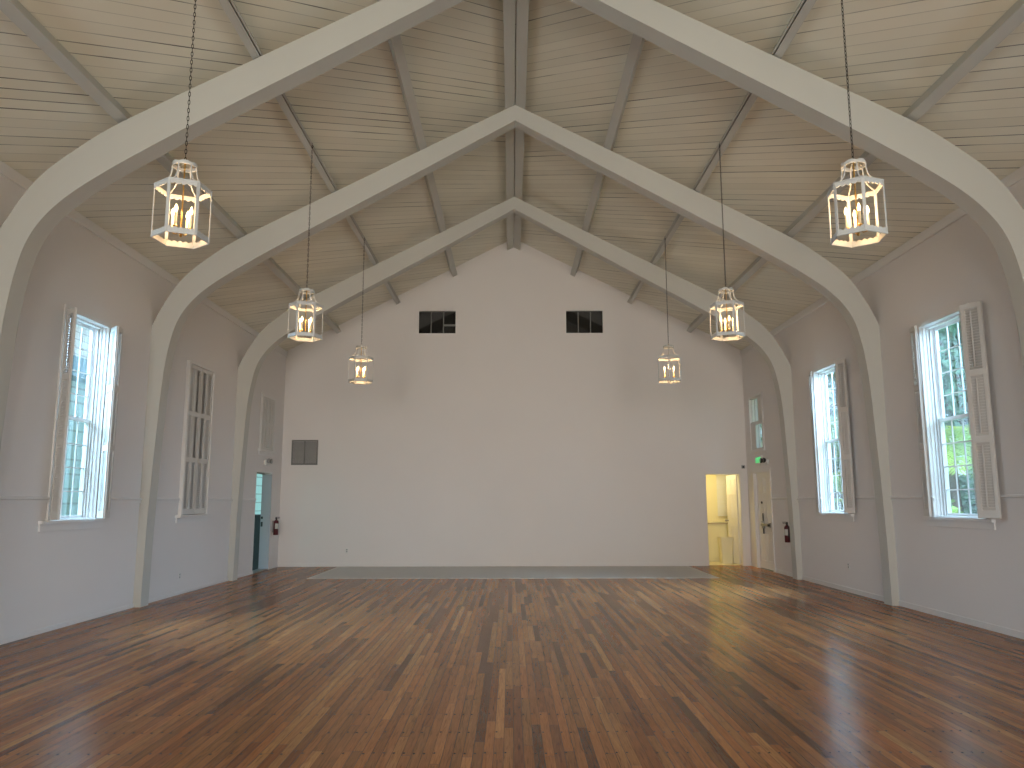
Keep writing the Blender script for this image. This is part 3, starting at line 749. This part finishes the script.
e = empty('return_air_grille', (-4.645, D, 2.198)); gw, gh = 0.293, 0.555
mb = MB(); mb.box(-gw, gw, -0.012, 0, 0, 0.03); mb.box(-gw, gw, -0.012, 0, gh-0.03, gh); mb.box(-gw, -gw+0.03, -0.012, 0, 0.03, gh-0.03); mb.box(gw-0.03, gw, -0.012, 0, 0.03, gh-0.03); mb.box(-0.014, 0.014, -0.014, 0, 0.03, gh-0.03)
mb.build('grille_frame', VENTGREY, e)
mb = MB()
for k in range(24):
    for sx in (-1, 1): mb.obox(Matrix.Translation((sx*(gw/2-0.008), -0.006, 0.04+k*0.0205)) @ Matrix.Rotation(math.radians(40), 4, 'X'), gw-0.045, 0.002, 0.017)
mb.build('grille_slats', VENTGREY, e); tag(e, 'square grey air grille on the left of the end wall', 'air vent')

def extinguisher():
    e = empty('fire_extinguisher'); r = 0.052
    mb = MB(); mb.lathe([(0, 0), (r*0.9, 0.0), (r, 0.012), (r, 0.26), (r*0.93, 0.285), (r*0.6, 0.305), (0.018, 0.315), (0.018, 0.325), (0, 0.325)], 24); mb.build('cylinder', REDPAINT, e, 40)
    mb = MB(); mb.lathe([(0.014, 0.322), (0.02, 0.325), (0.02, 0.345), (0, 0.348)], 12); mb.box(-0.012, 0.012, -0.075, 0.02, 0.345, 0.356, 0.003); mb.box(-0.011, 0.011, -0.08, 0.0, 0.366, 0.376, 0.003); mb.box(-0.01, 0.01, -0.005, 0.015, 0.345, 0.376); mb.build('valve_handle', BLACKPL, e)
    mb = MB(); mb.tube([(0.018, 0, 0.335), (0.05, 0, 0.33), (0.064, 0, 0.29), (0.062, 0, 0.2), (0.06, 0, 0.10)], [0.007, 0.007, 0.007, 0.007, 0.011], 8); mb.build('hose', BLACKPL, e, 60)
    mb = MB(); prof = []
    n = 14
    A = [[mb.bm.verts.new(((r+0.0012)*math.cos(-PI/2+(i/n-0.5)*3.4), (r+0.0012)*math.sin(-PI/2+(i/n-0.5)*3.4), z)) for i in range(n+1)] for z in (0.13, 0.24)]
    for i in range(n): mb.bm.faces.new((A[0][i], A[0][i+1], A[1][i+1], A[1][i]))
    mb.build('label_plate', LABELW, e, 60)
    mb = MB(); mb.box(-0.02, 0.02, r-0.002, r+0.025, 0.05, 0.30); mb.build('wall_bracket', STEEL, e)
    return e
x1 = extinguisher(); x1.location = (-W+0.078, 16.86, 0.70); x1.rotation_euler = (0, 0, math.radians(90)); tag(x1, 'red fire extinguisher with white label on the left wall by the open doorway', 'fire extinguisher', 'fire extinguishers')
x2 = copy_tree(x1); x2.location = (W-0.078, 14.78, 0.63); x2.rotation_euler = (0, 0, math.radians(-90)); tag(x2, 'dark red fire extinguisher on the right wall beside the closed exit door', 'fire extinguisher', 'fire extinguishers')

def text_mesh(t, size, m, name, parent, mtx, ext=0.002):
    c = bpy.data.curves.new(name, 'FONT'); c.body = t; c.size = size; c.extrude = ext; c.align_x = 'CENTER'; c.align_y = 'CENTER'
    o = bpy.data.objects.new(name, c); COL.objects.link(o); dg = bpy.context.evaluated_depsgraph_get()
    me = bpy.data.meshes.new_from_object(o.evaluated_get(dg)); bpy.data.objects.remove(o)
    me.materials.clear(); me.materials.append(m); o = bpy.data.objects.new(name, me); COL.objects.link(o); o.parent = parent; o.matrix_local = mtx
    return o
e = empty('exit_sign', (W, 16.38, 2.13))
mb = MB(); mb.box(-0.05, 0, -0.15, 0.15, 0, 0.20, 0.006); mb.build('sign_housing', WHITEPL, e)
text_mesh('EXIT', 0.16, GREENLIT, 'lettering', e, Matrix.Translation((-0.052, 0, 0.10)) @ Matrix.Rotation(-PI/2, 4, 'Z') @ Matrix.Rotation(PI/2, 4, 'X'))
tag(e, 'small green lit EXIT sign over the closed right door', 'exit sign')
def emergency(loc, rz, label):
    e = empty('emergency_light', loc, rz)
    mb = MB(); mb.box(-0.13, 0.13, -0.05, 0, 0, 0.11, 0.008); mb.build('battery_box', WHITEPL, e)
    for sx in (-1, 1):
        mb = MB(); mb.lathe([(0, 0), (0.03, 0.005), (0.05, 0.03), (0.052, 0.05), (0.0, 0.048)], 16)
        bmesh.ops.transform(mb.bm, matrix=Matrix.Translation((sx*0.09, -0.05, 0.09)) @ Matrix.Rotation(PI/2, 4, 'X'), verts=mb.bm.verts[:]); mb.build('lamp_head', GREYPL if rz > 0 else BLACKPL, e, 40)
    tag(e, label, 'emergency light', 'emergency lights')
emergency((-W, 16.22, 2.14), PI/2, 'twin-headed emergency light on the left wall over the open doorway')
emergency((W, 15.98, 2.12), -PI/2, 'dark twin-headed emergency light beside the green sign over the right door')
e = empty('sensor_box', (5.06, D, 2.10)); mb = MB(); mb.box(-0.035, 0.035, -0.035, 0, 0, 0.075, 0.008); mb.build('housing', GREYPL, e); mb = MB(); mb.lathe([(0, 0.012), (0.018, 0.008), (0.022, 0)], 12); bmesh.ops.transform(mb.bm, matrix=Matrix.Translation((0, -0.035, 0.035)) @ Matrix.Rotation(PI/2, 4, 'X'), verts=mb.bm.verts[:]); mb.build('lens', BLACKPL, e, 40)
tag(e, 'tiny grey sensor box on the end wall right of the lit doorway', 'sensor')
def outlet(loc, rz, label):
    e = empty('wall_outlet', loc, rz)
    mb = MB(); mb.box(-0.035, 0.035, -0.006, 0, -0.057, 0.057, 0.003); mb.build('cover_plate', WHITEPL, e)
    for dz in (-0.02, 0.02):
        mb = MB(); mb.box(-0.016, 0.016, -0.009, -0.006, dz-0.013, dz+0.013, 0.002); mb.build('socket', GREYPL, e)
    tag(e, label, 'outlet', 'wall outlets')
outlet((-3.65, D, 0.34), 0, 'small white outlet low on the left of the end wall')
outlet((W, 12.35, 0.40), -PI/2, 'small white outlet low on the right wall below the second window')
outlet((-W, 12.25, 0.28), PI/2, 'small white outlet low on the left wall below the shuttered window')

# ------------------------------------------------------------------ outdoors, left: neighbouring house
e = empty('neighbour_house', (-9.2, 15.0, -0.45))
mb = MB(); mb.box(-6, 0, -9, 22, 0, 4.35); mb.build('lower_wall', SIDA, e)
mb = MB(); mb.box(-6, 0.35, -9, 22, 4.75, 9.2); mb.build('upper_wall', SIDW, e)
mb = MB(); mb.box(-6, 0.40, -9, 22, 4.35, 4.75); mb.build('fascia', FASC, e)
mb = MB(); mb.prism([(0.8, 9.0), (0.8, 9.15), (-3, 11.2), (-6.8, 9.15), (-6.8, 9.0)], lambda u, v, t: (u, t, v), -9.4, 22.4); mb.build('roof', FASC, e)
tag(e, 'pale clapboard house seen through the bright left window', 'house')
e = empty('utility_cabinet', (-6.3, 18.6, -0.45)); mb = MB(); mb.box(-0.55, 0.55, -0.4, 0.4, 0.12, 1.55, 0.02); mb.build('cabinet_body', DKBOX, e); mb = MB(); mb.box(-0.6, 0.6, -0.45, 0.45, 0, 0.12); mb.build('base_slab', CONC, e)
tag(e, 'dark cabinet outside the open left doorway', 'cabinet')

mb = MB(); mb.box(-7.3, -W-TW, 13.8, 18.6, 2.45, 2.60); struct(mb.build('jamb_shade_slab', TRIM))  # unseen slab, added overhead to keep daylight off the left doorway reveal

# ------------------------------------------------------------------ outdoors, right: garden
rnd = random.Random(5)
def leaf_cloud(blobs, n, size, m, parent):
    mb = MB()
    tot = sum(b[1][0]*b[1][1]*b[1][2] for b in blobs)
    for c, r in blobs:
        for _ in range(int(n*r[0]*r[1]*r[2]/tot)):
            while True:
                d = Vector((rnd.uniform(-1, 1), rnd.uniform(-1, 1), rnd.uniform(-1, 1)))
                if 0.25 < d.length < 1: break
            q = Vector((c[0]+d.x*r[0], c[1]+d.y*r[1], c[2]+d.z*r[2]))
            a = Vector((rnd.gauss(0, 1), rnd.gauss(0, 1), rnd.gauss(-0.2, 0.6))).normalized(); b = a.orthogonal().normalized(); b = (b*math.cos(1)+a.cross(b)*rnd.uniform(-1, 1)).normalized()
            L = size*rnd.uniform(0.7, 1.4); w = L*0.32; nn = a.cross(b)*L*0.12
            mb.face([q, q+a*L*0.45+b*w+nn, q+a*L, q+a*L*0.45-b*w+nn])
    return mb.build('foliage', m, parent)
def tree(loc, hgt, rad, n, size, m, label):
    e = empty('garden_tree', loc)
    mb = MB(); mb.tube([(0, 0, 0), (0.08, 0.05, hgt*0.35), (-0.05, 0.1, hgt*0.7), (0, 0, hgt*0.9)], [0.16, 0.13, 0.09, 0.03], 9)
    for k in range(5):
        a = k*1.26; mb.tube([(0, 0, hgt*(0.35+0.06*k)), (rad*0.35*math.cos(a), rad*0.35*math.sin(a), hgt*(0.5+0.07*k)), (rad*0.7*math.cos(a), rad*0.7*math.sin(a), hgt*(0.58+0.07*k))], [0.06, 0.04, 0.015], 6)
    mb.build('trunk', BARK, e, 60)
    bl = [((rnd.uniform(-.5, .5)*rad, rnd.uniform(-.5, .5)*rad, hgt*rnd.uniform(0.4, 0.95)), (rad*rnd.uniform(.45, .7),)*2+(hgt*rnd.uniform(.12, .2),)) for _ in range(9)]
    leaf_cloud(bl, n, size, m, e); tag(e, label, 'tree', 'garden trees')
def shrub(loc, r, h, n, size, m, label):
    e = empty('garden_shrub', loc)
    mb = MB()
    for k in range(6):
        a = k*1.05; mb.tube([(0.05*math.cos(a), 0.05*math.sin(a), 0), (r*.3*math.cos(a), r*.3*math.sin(a), h*.4), (r*.6*math.cos(a), r*.6*math.sin(a), h*.8)], [0.025, 0.018, 0.008], 6)
    mb.build('stem', BARK, e, 60)
    leaf_cloud([((rnd.uniform(-.4, .4)*r, rnd.uniform(-.4, .4)*r, h*rnd.uniform(.35, .75)), (r*.6, r*.6, h*.3)) for _ in range(5)], n, size, m, e); tag(e, label, 'shrub', 'garden shrubs')
def palm(loc, trunk, nf, L, m, label):
    e = empty('garden_palm', loc)
    mb = MB(); mb.tube([(0, 0, 0), (0.03, 0.02, trunk*0.5), (0, 0, trunk)], [0.13, 0.11, 0.09], 10); mb.build('trunk', BARK, e, 60)
    for k in range(nf):
        az = 2*PI*k/nf+rnd.uniform(-.2, .2); el = rnd.uniform(0.25, 1.25); d = Vector((math.cos(az), math.sin(az), 0)); side = Vector((-math.sin(az), math.cos(az), 0))
        pts = []; q = Vector((0, 0, trunk)); a = el; N = 12
        for i in range(N+1):
            pts.append(q.copy()); q = q+(d*math.cos(a)+Vector((0, 0, math.sin(a))))*L/N; a -= 0.16
        mb = MB(); mb.tube(pts, [0.014*(1-0.85*i/N) for i in range(N+1)], 5)
        for i in range(2, N*3):
            t = i/(N*3); f = t*N; j = int(f); c = pts[j].lerp(pts[min(j+1, N)], f-j); fwd = (pts[min(j+1, N)]-pts[max(j-1, 0)]).normalized()
            ll = L*0.34*math.sin(PI*(0.12+0.83*t))
            for sg in (-1, 1):
                tip = c+(side*sg*0.85+fwd*0.6-Vector((0, 0, 0.25))).normalized()*ll; wv = fwd*0.022
                midp = c.lerp(tip, 0.45)+Vector((0, 0, 0.02)); mb.face([c, midp+wv, tip, midp-wv])
        mb.build('frond', m, e)
    tag(e, label, 'palm', 'garden palms')
GZ = -0.45
palm((7.6, 12.3, GZ), 0.9, 16, 2.1, LEAFB, 'low bright green palm just outside the nearest right window')
palm((8.7, 15.6, GZ), 2.6, 16, 2.2, LEAFB, 'yellow-green palm farther out behind the nearest right window')
palm((8.6, 19.2, GZ), 1.6, 18, 2.6, LEAFB, 'bright green palm filling the second right window')
palm((9.6, 23.6, GZ), 3.6, 16, 2.6, LEAFB, 'tall green palm high in the second right window')
tree((10.6, 18.2, GZ), 7.5, 2.6, 5200, 0.22, LEAFC, 'blue-green leafy tree behind the palms of the nearest right window')
tree((13.0, 31.0, GZ), 8.5, 3.0, 5200, 0.26, LEAFA, 'deep green tree far behind the second right window')
tree((15.5, 24.5, GZ), 9.0, 3.2, 5200, 0.26, LEAFC, 'tall blue-green tree at the back of the garden')
shrub((7.4, 13.9, GZ), 0.9, 1.9, 1500, 0.14, LEAFB, 'rounded yellow-green shrub low in the nearest right window')
shrub((9.6, 16.4, GZ), 1.2, 2.6, 2000, 0.16, LEAFA, 'dark green shrub between the palms outside the nearest right window')
shrub((7.9, 17.3, GZ), 1.0, 2.2, 1600, 0.14, LEAFC, 'blue-green shrub low in the second right window')
